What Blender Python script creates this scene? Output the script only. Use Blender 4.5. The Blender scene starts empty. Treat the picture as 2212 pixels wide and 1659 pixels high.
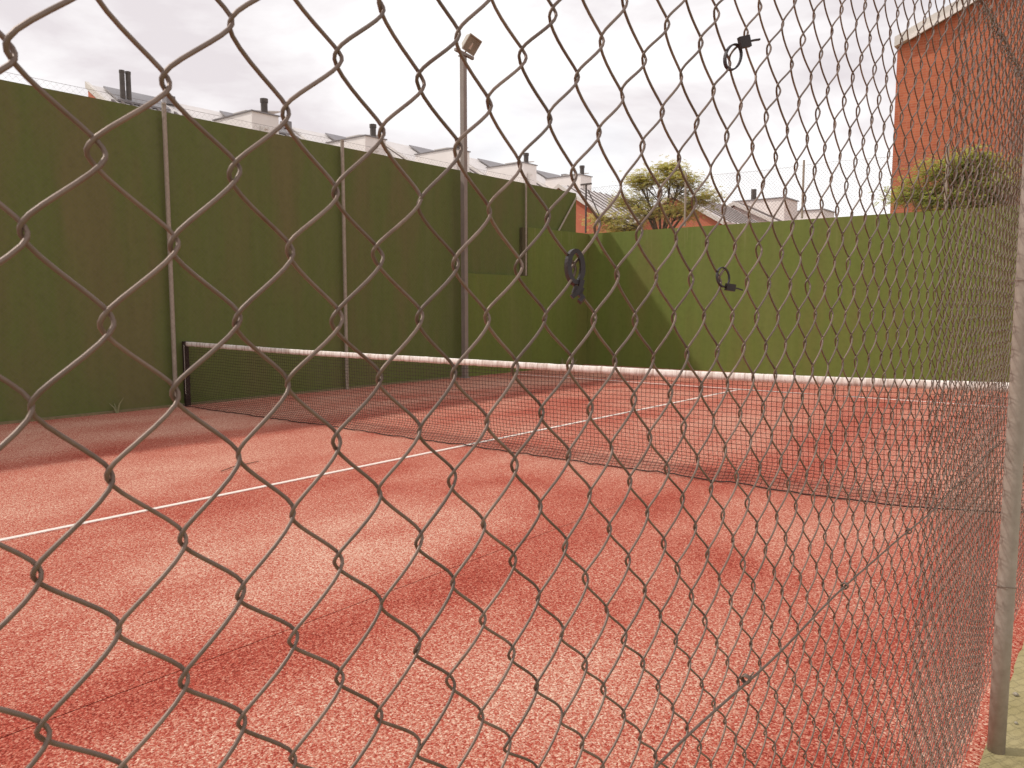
import bpy, math, random
import numpy as np
from mathutils import Vector, Matrix, noise as mnoise

R = math.radians
scene = bpy.context.scene
random.seed(7)
rng = np.random.default_rng(7)

# ------------------------------------------------------------------ camera
cam_d = bpy.data.cameras.new('camera')
cam = bpy.data.objects.new('camera', cam_d)
scene.collection.objects.link(cam)
cam.location = (0, 0, 1.6)
cam.rotation_euler = (R(90 - 5.58), 0, R(38.45 - 90))
cam_d.sensor_width = 36.0
cam_d.lens = 36.0 * 1720 / 2212
cam_d.clip_start = 0.02
cam_d.clip_end = 3000
cam_d.dof.use_dof = True
cam_d.dof.focus_distance = 1.55
cam_d.dof.aperture_fstop = 32.0
scene.camera = cam

# ------------------------------------------------------------------ world: thin bright cloud over a pale sky
SUN_EL, SUN_AX, SUN_LAT = None, 0.44, 0.76          # shadow offset per metre of height: +X 0.44, -Y 0.76
sun_dir = Vector((-SUN_AX, SUN_LAT, 1.0)).normalized()
SUN_EL = math.asin(sun_dir.z)
SUN_ROT = math.atan2(sun_dir.x, sun_dir.y)

world = bpy.data.worlds.new('World')
scene.world = world
world.use_nodes = True
wn, wl = world.node_tree.nodes, world.node_tree.links
wn.clear()
w_out = wn.new('ShaderNodeOutputWorld')
sky = wn.new('ShaderNodeTexSky')
sky.sky_type = 'NISHITA'
sky.sun_disc = False
sky.sun_elevation = SUN_EL
sky.sun_rotation = SUN_ROT
sky.air_density = 1.2
sky.dust_density = 3.0
bg_sky = wn.new('ShaderNodeBackground'); bg_sky.inputs['Strength'].default_value = 0.15
wl.new(sky.outputs[0], bg_sky.inputs['Color'])
tc = wn.new('ShaderNodeTexCoord')
mp = wn.new('ShaderNodeMapping'); mp.inputs['Scale'].default_value = (1.0, 1.0, 2.4)
mp.inputs['Location'].default_value = (3.1, 0.4, 0.7)
wl.new(tc.outputs['Generated'], mp.inputs['Vector'])
n1 = wn.new('ShaderNodeTexNoise'); n1.inputs['Scale'].default_value = 2.6
n1.inputs['Detail'].default_value = 7; n1.inputs['Roughness'].default_value = 0.55
n1.inputs['Distortion'].default_value = 0.4
wl.new(mp.outputs[0], n1.inputs['Vector'])
r1 = wn.new('ShaderNodeValToRGB')
r1.color_ramp.elements[0].position = 0.41; r1.color_ramp.elements[0].color = (0.72, 0.67, 0.69, 1)
r1.color_ramp.elements[1].position = 0.585; r1.color_ramp.elements[1].color = (1.0, 0.985, 0.985, 1)
wl.new(n1.outputs['Fac'], r1.inputs['Fac'])
bg_cl = wn.new('ShaderNodeBackground'); bg_cl.inputs['Strength'].default_value = 1.0
wl.new(r1.outputs[0], bg_cl.inputs['Color'])
n2 = wn.new('ShaderNodeTexNoise'); n2.inputs['Scale'].default_value = 1.9
n2.inputs['Detail'].default_value = 5
mp2 = wn.new('ShaderNodeMapping'); mp2.inputs['Location'].default_value = (0.3, 5.2, 1.1)
mp2.inputs['Scale'].default_value = (1.0, 1.0, 1.8)
wl.new(tc.outputs['Generated'], mp2.inputs['Vector']); wl.new(mp2.outputs[0], n2.inputs['Vector'])
r2 = wn.new('ShaderNodeMapRange')
r2.inputs['From Min'].default_value = 0.32; r2.inputs['From Max'].default_value = 0.50
r2.inputs['To Min'].default_value = 0.62; r2.inputs['To Max'].default_value = 1.0
wl.new(n2.outputs['Fac'], r2.inputs['Value'])
mixw = wn.new('ShaderNodeMixShader')
wl.new(r2.outputs[0], mixw.inputs['Fac'])
wl.new(bg_sky.outputs[0], mixw.inputs[1]); wl.new(bg_cl.outputs[0], mixw.inputs[2])
wl.new(mixw.outputs[0], w_out.inputs['Surface'])

# ------------------------------------------------------------------ sun and exposure
sun_d = bpy.data.lights.new('sun', 'SUN')
sun_d.energy = 2.2
sun_d.angle = R(2.2)
sun_d.color = (1.0, 0.94, 0.86)
sun = bpy.data.objects.new('sun', sun_d)
scene.collection.objects.link(sun)
sun.rotation_euler = sun_dir.to_track_quat('Z', 'Y').to_euler()
sun.location = (0, 0, 30)
vs = scene.view_settings
vs.view_transform = 'Standard'; vs.look = 'None'; vs.gamma = 1.0; vs.exposure = 0.20
vs.use_curve_mapping = False
scene.render.engine = 'CYCLES'

# ------------------------------------------------------------------ helpers
COL = scene.collection

def link(o, parent=None):
    COL.objects.link(o)
    if parent is not None:
        o.parent = parent
    return o

def mesh_obj(name, verts, faces, mat, parent=None, smooth=False, loc=None):
    me = bpy.data.meshes.new(name)
    me.from_pydata([tuple(v) for v in verts], [], [tuple(f) for f in faces])
    me.update()
    if smooth:
        me.polygons.foreach_set('use_smooth', [True] * len(me.polygons))
    if mat is not None:
        me.materials.append(mat)
    o = bpy.data.objects.new(name, me)
    if loc is not None:
        o.location = loc
    return link(o, parent)

class MB:
    """collects boxes, tubes and quads for ONE mesh"""
    def __init__(s): s.v = []; s.f = []
    def add(s, vs_, fs):
        b = len(s.v); s.v += [tuple(v) for v in vs_]; s.f += [tuple(i + b for i in f) for f in fs]
    def box(s, x0, x1, y0, y1, z0, z1):
        s.add([(x0,y0,z0),(x1,y0,z0),(x1,y1,z0),(x0,y1,z0),(x0,y0,z1),(x1,y0,z1),(x1,y1,z1),(x0,y1,z1)],
              [(0,3,2,1),(4,5,6,7),(0,1,5,4),(1,2,6,5),(2,3,7,6),(3,0,4,7)])
    def obox(s, M, sx, sy, sz):
        c = [M @ Vector((x*sx/2, y*sy/2, z*sz/2)) for z in (-1,1) for x, y in ((-1,-1),(1,-1),(1,1),(-1,1))]
        s.add(c, [(0,3,2,1),(4,5,6,7),(0,1,5,4),(1,2,6,5),(2,3,7,6),(3,0,4,7)])
    def prism(s, poly, axis, a, b):
        """poly in the two other axes, extruded from a to b along axis"""
        n = len(poly)
        def mk(p, t):
            return (t, p[0], p[1]) if axis == 'x' else ((p[0], t, p[1]) if axis == 'y' else (p[0], p[1], t))
        vs_ = [mk(p, a) for p in poly] + [mk(p, b) for p in poly]
        fs = [tuple(range(n))[::-1], tuple(range(n, 2*n))] + [(i, (i+1) % n, n+(i+1) % n, n+i) for i in range(n)]
        s.add(vs_, fs)
    def tube(s, pts, r, n=6, closed=False, cap=True, sq=None):
        P = np.asarray(pts, float); m = len(P)
        rr = np.full(m, r) if np.isscalar(r) else np.asarray(r, float)
        T = np.empty_like(P)
        if closed:
            T = np.roll(P, -1, 0) - np.roll(P, 1, 0)
        else:
            T[1:-1] = P[2:] - P[:-2]; T[0] = P[1] - P[0]; T[-1] = P[-1] - P[-2]
        T /= np.linalg.norm(T, axis=1)[:, None] + 1e-12
        ref = np.array([0.0, 1.0, 0.0]) if abs(T[0][1]) < 0.8 else np.array([1.0, 0, 0])
        A = ref - T[0] * (ref @ T[0]); A /= np.linalg.norm(A)
        ang = np.arange(n) * 2 * math.pi / n
        if sq is None: ca, sa = np.cos(ang), np.sin(ang)
        else:
            ca = np.array([1, -1, -1, 1]) * sq[0]; sa = np.array([1, 1, -1, -1]) * sq[1]; n = 4
        V = []
        for i in range(m):
            A = A - T[i] * (A @ T[i]); A /= np.linalg.norm(A)
            B = np.cross(T[i], A)
            V.append(P[i] + rr[i] * (ca[:, None] * A + sa[:, None] * B))
        V = np.concatenate(V)
        F = []
        for i in range(m if closed else m - 1):
            a0 = i * n; b0 = ((i + 1) % m) * n
            for k in range(n):
                k2 = (k + 1) % n
                F.append((a0 + k, a0 + k2, b0 + k2, b0 + k))
        if cap and not closed:
            F.append(tuple(range(n))[::-1]); F.append(tuple((m-1)*n + k for k in range(n)))
        s.add(V.tolist(), F)
    def build(s, name, mat, parent=None, smooth=False, loc=None):
        return mesh_obj(name, s.v, s.f, mat, parent, smooth, loc)

def tag(o, label=None, cat=None, group=None, kind=None):
    if label: o['label'] = label
    if cat: o['category'] = cat
    if group: o['group'] = group
    if kind: o['kind'] = kind
    return o

def empty(name, loc, label, cat, group=None):
    o = bpy.data.objects.new(name, None)
    o.location = loc; o.empty_display_size = 0.2
    link(o)
    return tag(o, label, cat, group)

def copy_tree(o, parent=None):
    c = o.copy(); COL.objects.link(c)
    if parent is not None: c.parent = parent
    for ch in list(o.children): copy_tree(ch, c)
    return c

# ------------------------------------------------------------------ materials
def mat_base(name, rough=0.6, metal=0.0, spec=0.5):
    m = bpy.data.materials.new(name); m.use_nodes = True
    nt = m.node_tree; b = nt.nodes['Principled BSDF']
    b.inputs['Roughness'].default_value = rough
    b.inputs['Metallic'].default_value = metal
    b.inputs['Specular IOR Level'].default_value = spec
    return m, nt, b

def coords(nt, scale=(1, 1, 1), kind='Object'):
    t = nt.nodes.new('ShaderNodeTexCoord'); mp_ = nt.nodes.new('ShaderNodeMapping')
    mp_.inputs['Scale'].default_value = scale
    nt.links.new(t.outputs[kind], mp_.inputs['Vector'])
    return mp_.outputs[0]

def noise(nt, vec, scale, detail=4, rough=0.55, dist=0.0):
    n = nt.nodes.new('ShaderNodeTexNoise')
    n.inputs['Scale'].default_value = scale; n.inputs['Detail'].default_value = detail
    n.inputs['Roughness'].default_value = rough; n.inputs['Distortion'].default_value = dist
    nt.links.new(vec, n.inputs['Vector'])
    return n.outputs['Fac']

def ramp(nt, fac, stops):
    r = nt.nodes.new('ShaderNodeValToRGB')
    e = r.color_ramp.elements
    while len(e) < len(stops): e.new(0.5)
    for el, (p, c) in zip(e, stops):
        el.position = p; el.color = (*c, 1) if len(c) == 3 else c
    nt.links.new(fac, r.inputs['Fac'])
    return r.outputs[0]

def mixc(nt, fac, a, b, mode='MIX'):
    n = nt.nodes.new('ShaderNodeMix'); n.data_type = 'RGBA'; n.blend_type = mode
    for sock, v in ((n.inputs[0], fac), (n.inputs[6], a), (n.inputs[7], b)):
        if hasattr(v, 'is_output'): nt.links.new(v, sock)
        elif isinstance(v, (int, float)): sock.default_value = v
        else: sock.default_value = (*v, 1)
    return n.outputs[2]

def math_(nt, op, a, b=None, c=None, clamp=False):
    n = nt.nodes.new('ShaderNodeMath'); n.operation = op; n.use_clamp = clamp
    for i, v in enumerate((a, b, c)):
        if v is None: continue
        if hasattr(v, 'is_output'): nt.links.new(v, n.inputs[i])
        else: n.inputs[i].default_value = v
    return n.outputs[0]

def bump(nt, b, h, strength=0.3, dist=0.01):
    n = nt.nodes.new('ShaderNodeBump')
    n.inputs['Strength'].default_value = strength; n.inputs['Distance'].default_value = dist
    nt.links.new(h, n.inputs['Height']); nt.links.new(n.outputs[0], b.inputs['Normal'])

def mottled(name, c1, c2, scale=3.0, rough=0.6, metal=0.0, bstr=0.15, bdist=0.004, bscale=60, spec=0.4, kind='Object', stretch=(1, 1, 1)):
    m, nt, b = mat_base(name, rough, metal, spec)
    v = coords(nt, stretch, kind)
    col = ramp(nt, noise(nt, v, scale, 5, 0.6), [(0.3, c1), (0.7, c2)])
    nt.links.new(col, b.inputs['Base Color'])
    if bstr: bump(nt, b, noise(nt, v, bscale, 3), bstr, bdist)
    return m

def m_turf():
    m, nt, b = mat_base('sanded_red_turf', 0.95, 0, 0.15)
    v = coords(nt)
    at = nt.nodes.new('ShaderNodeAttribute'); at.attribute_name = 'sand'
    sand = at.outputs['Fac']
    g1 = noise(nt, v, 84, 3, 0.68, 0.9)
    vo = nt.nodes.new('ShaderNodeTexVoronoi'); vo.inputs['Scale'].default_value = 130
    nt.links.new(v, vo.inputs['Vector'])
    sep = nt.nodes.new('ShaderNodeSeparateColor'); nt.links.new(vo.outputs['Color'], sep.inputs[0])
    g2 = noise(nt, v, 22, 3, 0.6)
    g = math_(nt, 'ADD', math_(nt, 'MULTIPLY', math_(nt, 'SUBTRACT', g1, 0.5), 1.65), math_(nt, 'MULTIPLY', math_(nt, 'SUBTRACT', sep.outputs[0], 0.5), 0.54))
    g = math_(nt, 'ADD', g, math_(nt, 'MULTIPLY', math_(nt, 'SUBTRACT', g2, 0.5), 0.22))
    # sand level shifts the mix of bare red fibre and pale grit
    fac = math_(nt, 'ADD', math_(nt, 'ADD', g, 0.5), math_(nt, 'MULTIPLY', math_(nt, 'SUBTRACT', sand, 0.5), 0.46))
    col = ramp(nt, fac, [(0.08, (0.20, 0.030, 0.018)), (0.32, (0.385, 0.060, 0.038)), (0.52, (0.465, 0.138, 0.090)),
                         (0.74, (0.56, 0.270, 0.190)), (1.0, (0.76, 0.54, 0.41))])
    nt.links.new(col, b.inputs['Base Color'])
    h = math_(nt, 'ADD', math_(nt, 'MULTIPLY', g1, 0.7), math_(nt, 'MULTIPLY', vo.outputs['Distance'], -0.5))
    bump(nt, b, h, 0.9, 0.008)
    return m

def m_green_wall(name, c1, c2, c3, top=None):
    m, nt, b = mat_base(name, 0.75, 0, 0.25)
    v = coords(nt, (0.5, 0.5, 0.12)); v2 = coords(nt)
    vs_ = coords(nt, (2.2, 2.2, 0.10))
    col = ramp(nt, noise(nt, v, 1.4, 4, 0.6), [(0.36, c1), (0.50, c2), (0.66, c3)])
    st = ramp(nt, noise(nt, vs_, 2.4, 5, 0.65), [(0.35, (0.80, 0.80, 0.78)), (0.62, (1, 1, 1)), (0.80, (1.22, 1.18, 1.15))])
    col = mixc(nt, 0.40, col, st, 'MULTIPLY')
    sp = ramp(nt, noise(nt, v2, 9, 6, 0.7), [(0.30, (0.82, 0.82, 0.82)), (0.5, (1, 1, 1)), (0.75, (1.08, 1.08, 1.08))])
    col = mixc(nt, 0.6, col, sp, 'MULTIPLY')
    if top:
        sx = nt.nodes.new('ShaderNodeSeparateXYZ'); nt.links.new(v2, sx.inputs[0])
        mr = nt.nodes.new('ShaderNodeMapRange'); mr.inputs['From Min'].default_value = top - 1.1; mr.inputs['From Max'].default_value = top
        nt.links.new(sx.outputs[2], mr.inputs['Value'])
        dr = ramp(nt, noise(nt, coords(nt, (5.0, 5.0, 0.16)), 2.2, 4, 0.7), [(0.56, (0, 0, 0)), (0.72, (1, 1, 1))])
        fz = math_(nt, 'MULTIPLY', math_(nt, 'POWER', mr.outputs[0], 1.6), dr)
        col = mixc(nt, math_(nt, 'MULTIPLY', fz, 0.55), col, (0.30, 0.27, 0.13))
    nt.links.new(col, b.inputs['Base Color'])
    bump(nt, b, noise(nt, v2, 55, 4), 0.25, 0.006)
    return m

def m_brick(name, c1, c2, mortar, bw=0.24, bh=0.075):
    m, nt, b = mat_base(name, 0.85, 0, 0.2)
    t = nt.nodes.new('ShaderNodeTexCoord'); s = nt.nodes.new('ShaderNodeSeparateXYZ')
    nt.links.new(t.outputs['Object'], s.inputs[0])
    cmb = nt.nodes.new('ShaderNodeCombineXYZ')
    nt.links.new(math_(nt, 'ADD', s.outputs[0], s.outputs[1]), cmb.inputs[0]); nt.links.new(s.outputs[2], cmb.inputs[1])
    br = nt.nodes.new('ShaderNodeTexBrick')
    br.inputs['Scale'].default_value = 1.0
    br.inputs['Brick Width'].default_value = bw; br.inputs['Row Height'].default_value = bh
    br.inputs['Mortar Size'].default_value = 0.008; br.inputs['Bias'].default_value = -0.1
    br.inputs['Color1'].default_value = (*c1, 1); br.inputs['Color2'].default_value = (*c2, 1)
    br.inputs['Mortar'].default_value = (*mortar, 1)
    nt.links.new(cmb.outputs[0], br.inputs['Vector'])
    v = coords(nt)
    vv = ramp(nt, noise(nt, v, 0.9, 5, 0.6), [(0.3, (0.86, 0.85, 0.85)), (0.7, (1.06, 1.06, 1.06))])
    col = mixc(nt, 0.8, br.outputs['Color'], vv, 'MULTIPLY')
    nt.links.new(col, b.inputs['Base Color'])
    bump(nt, b, math_(nt, 'SUBTRACT', 1.0, br.outputs['Fac']), 0.35, 0.01)
    return m

def m_leaf(name, cols):
    m, nt, b = mat_base(name, 0.6, 0, 0.3)
    gi = nt.nodes.new('ShaderNodeNewGeometry')
    col = ramp(nt, gi.outputs['Random Per Island'], [(i / (len(cols) - 1), c) for i, c in enumerate(cols)])
    nt.links.new(col, b.inputs['Base Color'])
    tr = nt.nodes.new('ShaderNodeBsdfTranslucent'); nt.links.new(col, tr.inputs['Color'])
    mx = nt.nodes.new('ShaderNodeMixShader'); mx.inputs[0].default_value = 0.6
    out = nt.nodes['Material Output']
    nt.links.new(b.outputs[0], mx.inputs[1]); nt.links.new(tr.outputs[0], mx.inputs[2])
    nt.links.new(mx.outputs[0], out.inputs['Surface'])
    return m

def m_band():
    m, nt, b = mat_base('net_tape_canvas', 0.8, 0, 0.2)
    v = coords(nt, (1, 1, 1))
    n = noise(nt, v, 14, 4, 0.7)
    v2 = coords(nt, (1, 9, 1))
    n2 = noise(nt, v2, 3.5, 4, 0.7)
    col = ramp(nt, n2, [(0.38, (0.52, 0.42, 0.36)), (0.54, (0.80, 0.73, 0.67)), (0.70, (0.88, 0.84, 0.79))])
    nt.links.new(col, b.inputs['Base Color'])
    bump(nt, b, n2, 0.6, 0.012)
    return m

def m_galv(name, c1, c2, metal=0.35, rough=0.5, scale=40, bstr=0.12):
    m, nt, b = mat_base(name, rough, metal, 0.5)
    v = coords(nt)
    col = ramp(nt, noise(nt, v, scale, 5, 0.7), [(0.3, c1), (0.7, c2)])
    nt.links.new(col, b.inputs['Base Color'])
    nt.links.new(math_(nt, 'ADD', math_(nt, 'MULTIPLY', noise(nt, v, scale * 2, 3), 0.3), rough - 0.15), b.inputs['Roughness'])
    bump(nt, b, noise(nt, v, scale * 4, 2), bstr, 0.001)
    return m

M = {}
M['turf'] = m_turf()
M['sheet'] = mottled('turf_backing', (0.05, 0.012, 0.01), (0.09, 0.02, 0.015), 8, 0.95)
M['line'] = mottled('white_line_fibre', (0.70, 0.60, 0.53), (0.84, 0.76, 0.69), 40, 0.9, bstr=0.5, bscale=180, spec=0.2)
M['pave'] = mottled('pale_concrete', (0.27, 0.225, 0.105), (0.39, 0.33, 0.175), 6, 0.9, bstr=0.4, bdist=0.004, bscale=90, spec=0.2)
M['earth'] = mottled('bare_ground', (0.20, 0.16, 0.09), (0.30, 0.24, 0.15), 0.8, 0.95)
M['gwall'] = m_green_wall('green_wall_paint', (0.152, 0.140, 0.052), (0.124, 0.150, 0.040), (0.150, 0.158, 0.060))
M['gwall_dark'] = mottled('dark_wall_strip', (0.07, 0.06, 0.028), (0.10, 0.085, 0.04), 3, 0.8)
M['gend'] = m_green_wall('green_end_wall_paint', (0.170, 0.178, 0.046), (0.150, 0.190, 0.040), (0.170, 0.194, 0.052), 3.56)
M['plinth'] = mottled('cement_edging', (0.16, 0.13, 0.065), (0.24, 0.19, 0.10), 12, 0.9)
M['wire'] = m_galv('weathered_zinc_wire', (0.132, 0.088, 0.066), (0.225, 0.158, 0.122), 0.30, 0.48, 30, 0.0)
def wire_wear(m):
    nt = m.node_tree; b = nt.nodes['Principled BSDF']
    src = b.inputs['Base Color'].links[0].from_socket
    oi = nt.nodes.new('ShaderNodeObjectInfo')
    k = math_(nt, 'ADD', math_(nt, 'MULTIPLY', oi.outputs['Random'], 0.45), 0.78)
    cmb = nt.nodes.new('ShaderNodeCombineColor')
    for i in range(3): nt.links.new(k, cmb.inputs[i])
    col = mixc(nt, 1.0, src, cmb.outputs[0], 'MULTIPLY')
    va = nt.nodes.new('ShaderNodeVectorMath'); va.operation = 'ADD'
    tcn = nt.nodes.new('ShaderNodeTexCoord'); nt.links.new(tcn.outputs['Object'], va.inputs[0]); nt.links.new(oi.outputs['Location'], va.inputs[1])
    ru = ramp(nt, noise(nt, va.outputs[0], 16, 5, 0.7), [(0.56, (0, 0, 0)), (0.70, (1, 1, 1))])
    col = mixc(nt, math_(nt, 'MULTIPLY', ru, 0.65), col, (0.115, 0.052, 0.028))
    nt.links.new(col, b.inputs['Base Color'])
wire_wear(M['wire'])
M['farwire'] = m_galv('thin_zinc_wire', (0.11, 0.09, 0.07), (0.17, 0.14, 0.11), 0.2, 0.6, 20)
M['post'] = m_galv('zinc_post', (0.30, 0.25, 0.205), (0.41, 0.35, 0.295), 0.15, 0.6, 22, 0.25)
M['farpost'] = m_galv('zinc_far_post', (0.30, 0.25, 0.19), (0.40, 0.34, 0.27), 0.1, 0.65, 14)
M['pole'] = m_galv('zinc_light_pole', (0.215, 0.175, 0.150), (0.28, 0.235, 0.20), 0.1, 0.6, 6)
M['black'] = mottled('black_plastic', (0.022, 0.014, 0.014), (0.040, 0.028, 0.028), 60, 0.45, bstr=0.2, bscale=300, bdist=0.001)
M['netcord'] = mottled('dark_net_cord', (0.024, 0.012, 0.009), (0.045, 0.024, 0.018), 30, 0.8, bstr=0)
M['band'] = m_band()
M['cord_w'] = mottled('white_lacing', (0.55, 0.48, 0.42), (0.72, 0.64, 0.56), 30, 0.8, bstr=0)
M['white'] = mottled('white_render', (0.80, 0.74, 0.70), (0.88, 0.82, 0.78), 1.2, 0.85, bstr=0.1)
M['roof'] = mottled('zinc_sheet_roof', (0.64, 0.59, 0.56), (0.76, 0.71, 0.68), 0.8, 0.55, 0.1, bstr=0)
M['seam'] = mottled('dark_roof_seam', (0.13, 0.105, 0.10), (0.19, 0.155, 0.145), 2, 0.6, bstr=0)
M['panel'] = mottled('grey_ridge_panel', (0.20, 0.18, 0.18), (0.27, 0.25, 0.25), 1, 0.4, bstr=0)
M['flue'] = mottled('dark_metal_flue', (0.075, 0.062, 0.055), (0.12, 0.10, 0.088), 4, 0.55, 0.2, bstr=0)
M['orange'] = mottled('orange_render', (0.50, 0.150, 0.085), (0.57, 0.185, 0.110), 1.2, 0.9)
M['brick'] = m_brick('orange_brickwork', (0.55, 0.168, 0.084), (0.44, 0.118, 0.060), (0.52, 0.215, 0.135))
M['fascia'] = mottled('pale_fascia', (0.62, 0.57, 0.52), (0.76, 0.71, 0.66), 1.5, 0.7, bstr=0)
M['bark'] = mottled('bark', (0.10, 0.065, 0.045), (0.17, 0.115, 0.08), 9, 0.9, bstr=0.5, bdist=0.02, bscale=30)
M['leaf_c'] = m_leaf('locust_leaves', [(0.44, 0.46, 0.11), (0.54, 0.54, 0.15), (0.62, 0.56, 0.19), (0.60, 0.40, 0.18), (0.50, 0.52, 0.13)])
M['leaf_r'] = m_leaf('yellow_green_leaves', [(0.34, 0.38, 0.07), (0.46, 0.49, 0.10), (0.52, 0.53, 0.13), (0.36, 0.34, 0.09)])
M['weed'] = mottled('weed_green', (0.20, 0.19, 0.09), (0.30, 0.28, 0.15), 20, 0.8, bstr=0)
M['lamp'] = mottled('floodlight_housing', (0.36, 0.32, 0.265), (0.45, 0.40, 0.335), 6, 0.5, bstr=0)
M['glass'] = mottled('floodlight_glass', (0.24, 0.21, 0.165), (0.36, 0.32, 0.26), 4, 0.5, 0.0, bstr=0)
M['twig'] = mottled('dry_twig', (0.10, 0.05, 0.03), (0.15, 0.08, 0.05), 20, 0.9, bstr=0)
M['stone'] = mottled('pebble', (0.20, 0.17, 0.12), (0.42, 0.38, 0.30), 60, 0.85)

# ------------------------------------------------------------------ key dimensions (metres)
WY = 12.12        # face of the tall side wall
EX = 18.47        # face of the end wall
FY = 0.375        # near fence at eye height; it leans a little toward the pavement
LEAN = 0.018
def fy(z): return FY - LEAN * (z - 1.6)
NX = 6.82         # plane of the net

# ------------------------------------------------------------------ ground
g = MB(); g.add([(-400, -400, -0.06), (900, -400, -0.06), (900, 900, -0.06), (-400, 900, -0.06)], [(0, 1, 2, 3)])
tag(g.build('ground', M['earth']), kind='structure')

# court: a backing sheet carrying carpet strips and painted lines
cb = MB(); cb.add([(-9, 0.30, -0.02), (EX + 0.1, 0.30, -0.02), (EX + 0.1, WY + 0.1, -0.02), (-9, WY + 0.1, -0.02)], [(0, 1, 2, 3)])
court = tag(cb.build('court_surface', M['sheet']), kind='structure')

def seg_d(x, y, pts):
    best = 9e9
    for (ax, ay), (bx, by) in zip(pts[:-1], pts[1:]):
        dx, dy = bx - ax, by - ay
        t = max(0, min(1, ((x-ax)*dx + (y-ay)*dy) / (dx*dx + dy*dy + 1e-9)))
        best = min(best, math.hypot(x - ax - t*dx, y - ay - t*dy))
    return best

# worn streaks where the grit has been swept off the red fibre: (polyline, half width, depth)
STREAKS = [([(-9, 8.85), (4, 8.83), (6, 8.78), (14.7, 9.05)], 0.26, 0.46),
           ([(-9, 5.70), (5, 5.74), (7, 5.70), (14.7, 5.75)], 0.36, 0.42),
           ([(-9, 3.10), (1.2, 3.12), (3, 3.08), (4.1, 3.06), (6.7, 3.08), (8, 3.02), (14.7, 3.2)], 0.30, 0.72),
           ([(4.7, 5.1), (5.3, 4.8), (5.8, 4.35), (5.6, 3.9), (5.0, 3.4)], 0.30, 0.55),
           ([(4.9, 2.25), (4.55, 1.55), (4.0, 1.1)], 0.28, 0.48),
           ([(1.2, 0.6), (2.7, 0.78), (3.4, 0.85), (4.2, 0.75), (6.5, 0.8)], 0.36, 0.62),
           ([(5.7, 1.0), (4.5, 0.55)], 0.30, 0.5),
           ([(0.2, 3.2), (1.1, 2.7), (1.6, 1.2)], 0.25, 0.35),
           ([(7.4, 2.7), (8.6, 2.75), (10.4, 3.1)], 0.40, 0.55),
           ([(9.5, 10.4), (10.8, 9.9), (12.7, 9.45), (13.9, 8.1), (14.5, 7.0)], 0.34, 0.5),
           ([(8.0, 7.9), (9.6, 7.2), (11.5, 7.6)], 0.32, 0.4),
           ([(14.8, 12.0), (15.0, 0.5)], 0.5, 0.4),
           ([(-9, 11.9), (18.4, 11.9)], 0.25, 0.25)]
BRIGHT = [([(0.5, 7.4), (4.5, 7.2)], 0.7, 0.30), ([(1.9, 3.75), (3.3, 3.8)], 0.28, 0.32), ([(3.9, 4.5), (4.5, 4.0)], 0.35, 0.22),
          ([(5.2, 2.2), (6.0, 1.6)], 0.35, 0.22), ([(1.6, 2.3), (2.9, 1.7)], 0.5, 0.20), ([(6.0, 7.2), (6.6, 4.2)], 0.5, 0.18),
          ([(0.9, 5.0), (3.0, 4.6)], 0.35, 0.12), ([(8.5, 5.0), (11, 4.4)], 0.7, 0.15)]

def sand_and_shade_lift(x, y):
    s = 0.61 + 0.20 * max(0.0, min(1.0, (y - 9.1) / 0.5))  # pale dust by the tall wall, boosted to paint its shaded turf lighter
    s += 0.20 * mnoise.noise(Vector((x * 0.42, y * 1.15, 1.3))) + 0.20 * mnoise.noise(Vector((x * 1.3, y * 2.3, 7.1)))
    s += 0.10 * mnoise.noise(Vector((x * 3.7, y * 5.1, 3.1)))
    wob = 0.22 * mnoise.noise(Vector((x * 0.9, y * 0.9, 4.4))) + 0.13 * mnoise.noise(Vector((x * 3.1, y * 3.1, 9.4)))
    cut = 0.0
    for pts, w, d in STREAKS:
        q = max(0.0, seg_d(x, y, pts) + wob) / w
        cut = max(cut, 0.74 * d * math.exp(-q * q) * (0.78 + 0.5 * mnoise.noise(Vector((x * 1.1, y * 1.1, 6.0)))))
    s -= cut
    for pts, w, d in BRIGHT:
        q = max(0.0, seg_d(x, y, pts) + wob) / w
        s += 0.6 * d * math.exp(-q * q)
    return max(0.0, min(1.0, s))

def grid_axis(a, b, fine_a, fine_b, fine, coarse):
    xs = [a]
    while xs[-1] < b - 1e-6:
        st = fine if fine_a <= xs[-1] < fine_b else coarse
        xs.append(min(b, xs[-1] + st))
    return xs

STRIPS = [(0.352, 3.243), (3.248, 6.02), (6.025, 9.28), (9.285, WY + 0.02)]
for (y0, y1) in STRIPS:
    xs = grid_axis(-9, EX + 0.02, 0.5, 8, 0.075, 0.22)
    ys = grid_axis(y0, y1, 0, 6.1, 0.075, 0.12)
    V, F, S = [], [], []
    for x in xs:
        for y in ys:
            V.append((x, y, 0.0)); S.append(sand_and_shade_lift(x, y))
    n = len(ys)
    for i in range(len(xs) - 1):
        for j in range(n - 1):
            F.append((i*n + j, (i+1)*n + j, (i+1)*n + j + 1, i*n + j + 1))
    o = mesh_obj('turf_strip', V, F, M['turf'], court)
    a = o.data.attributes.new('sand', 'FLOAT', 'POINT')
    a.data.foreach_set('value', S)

def court_line(x0, x1, y0, y1):
    b = MB(); b.box(x0, x1, y0, y1, -0.004, 0.005); return b.build('court_line', M['line'], court)
court_line(-1.2, 14.72, 6.045, 6.095)            # centre line
court_line(14.72, 14.77, 0.9, 11.6)              # far service line
court_line(-1.25, -1.2, 0.9, 11.6)               # near service line

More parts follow.
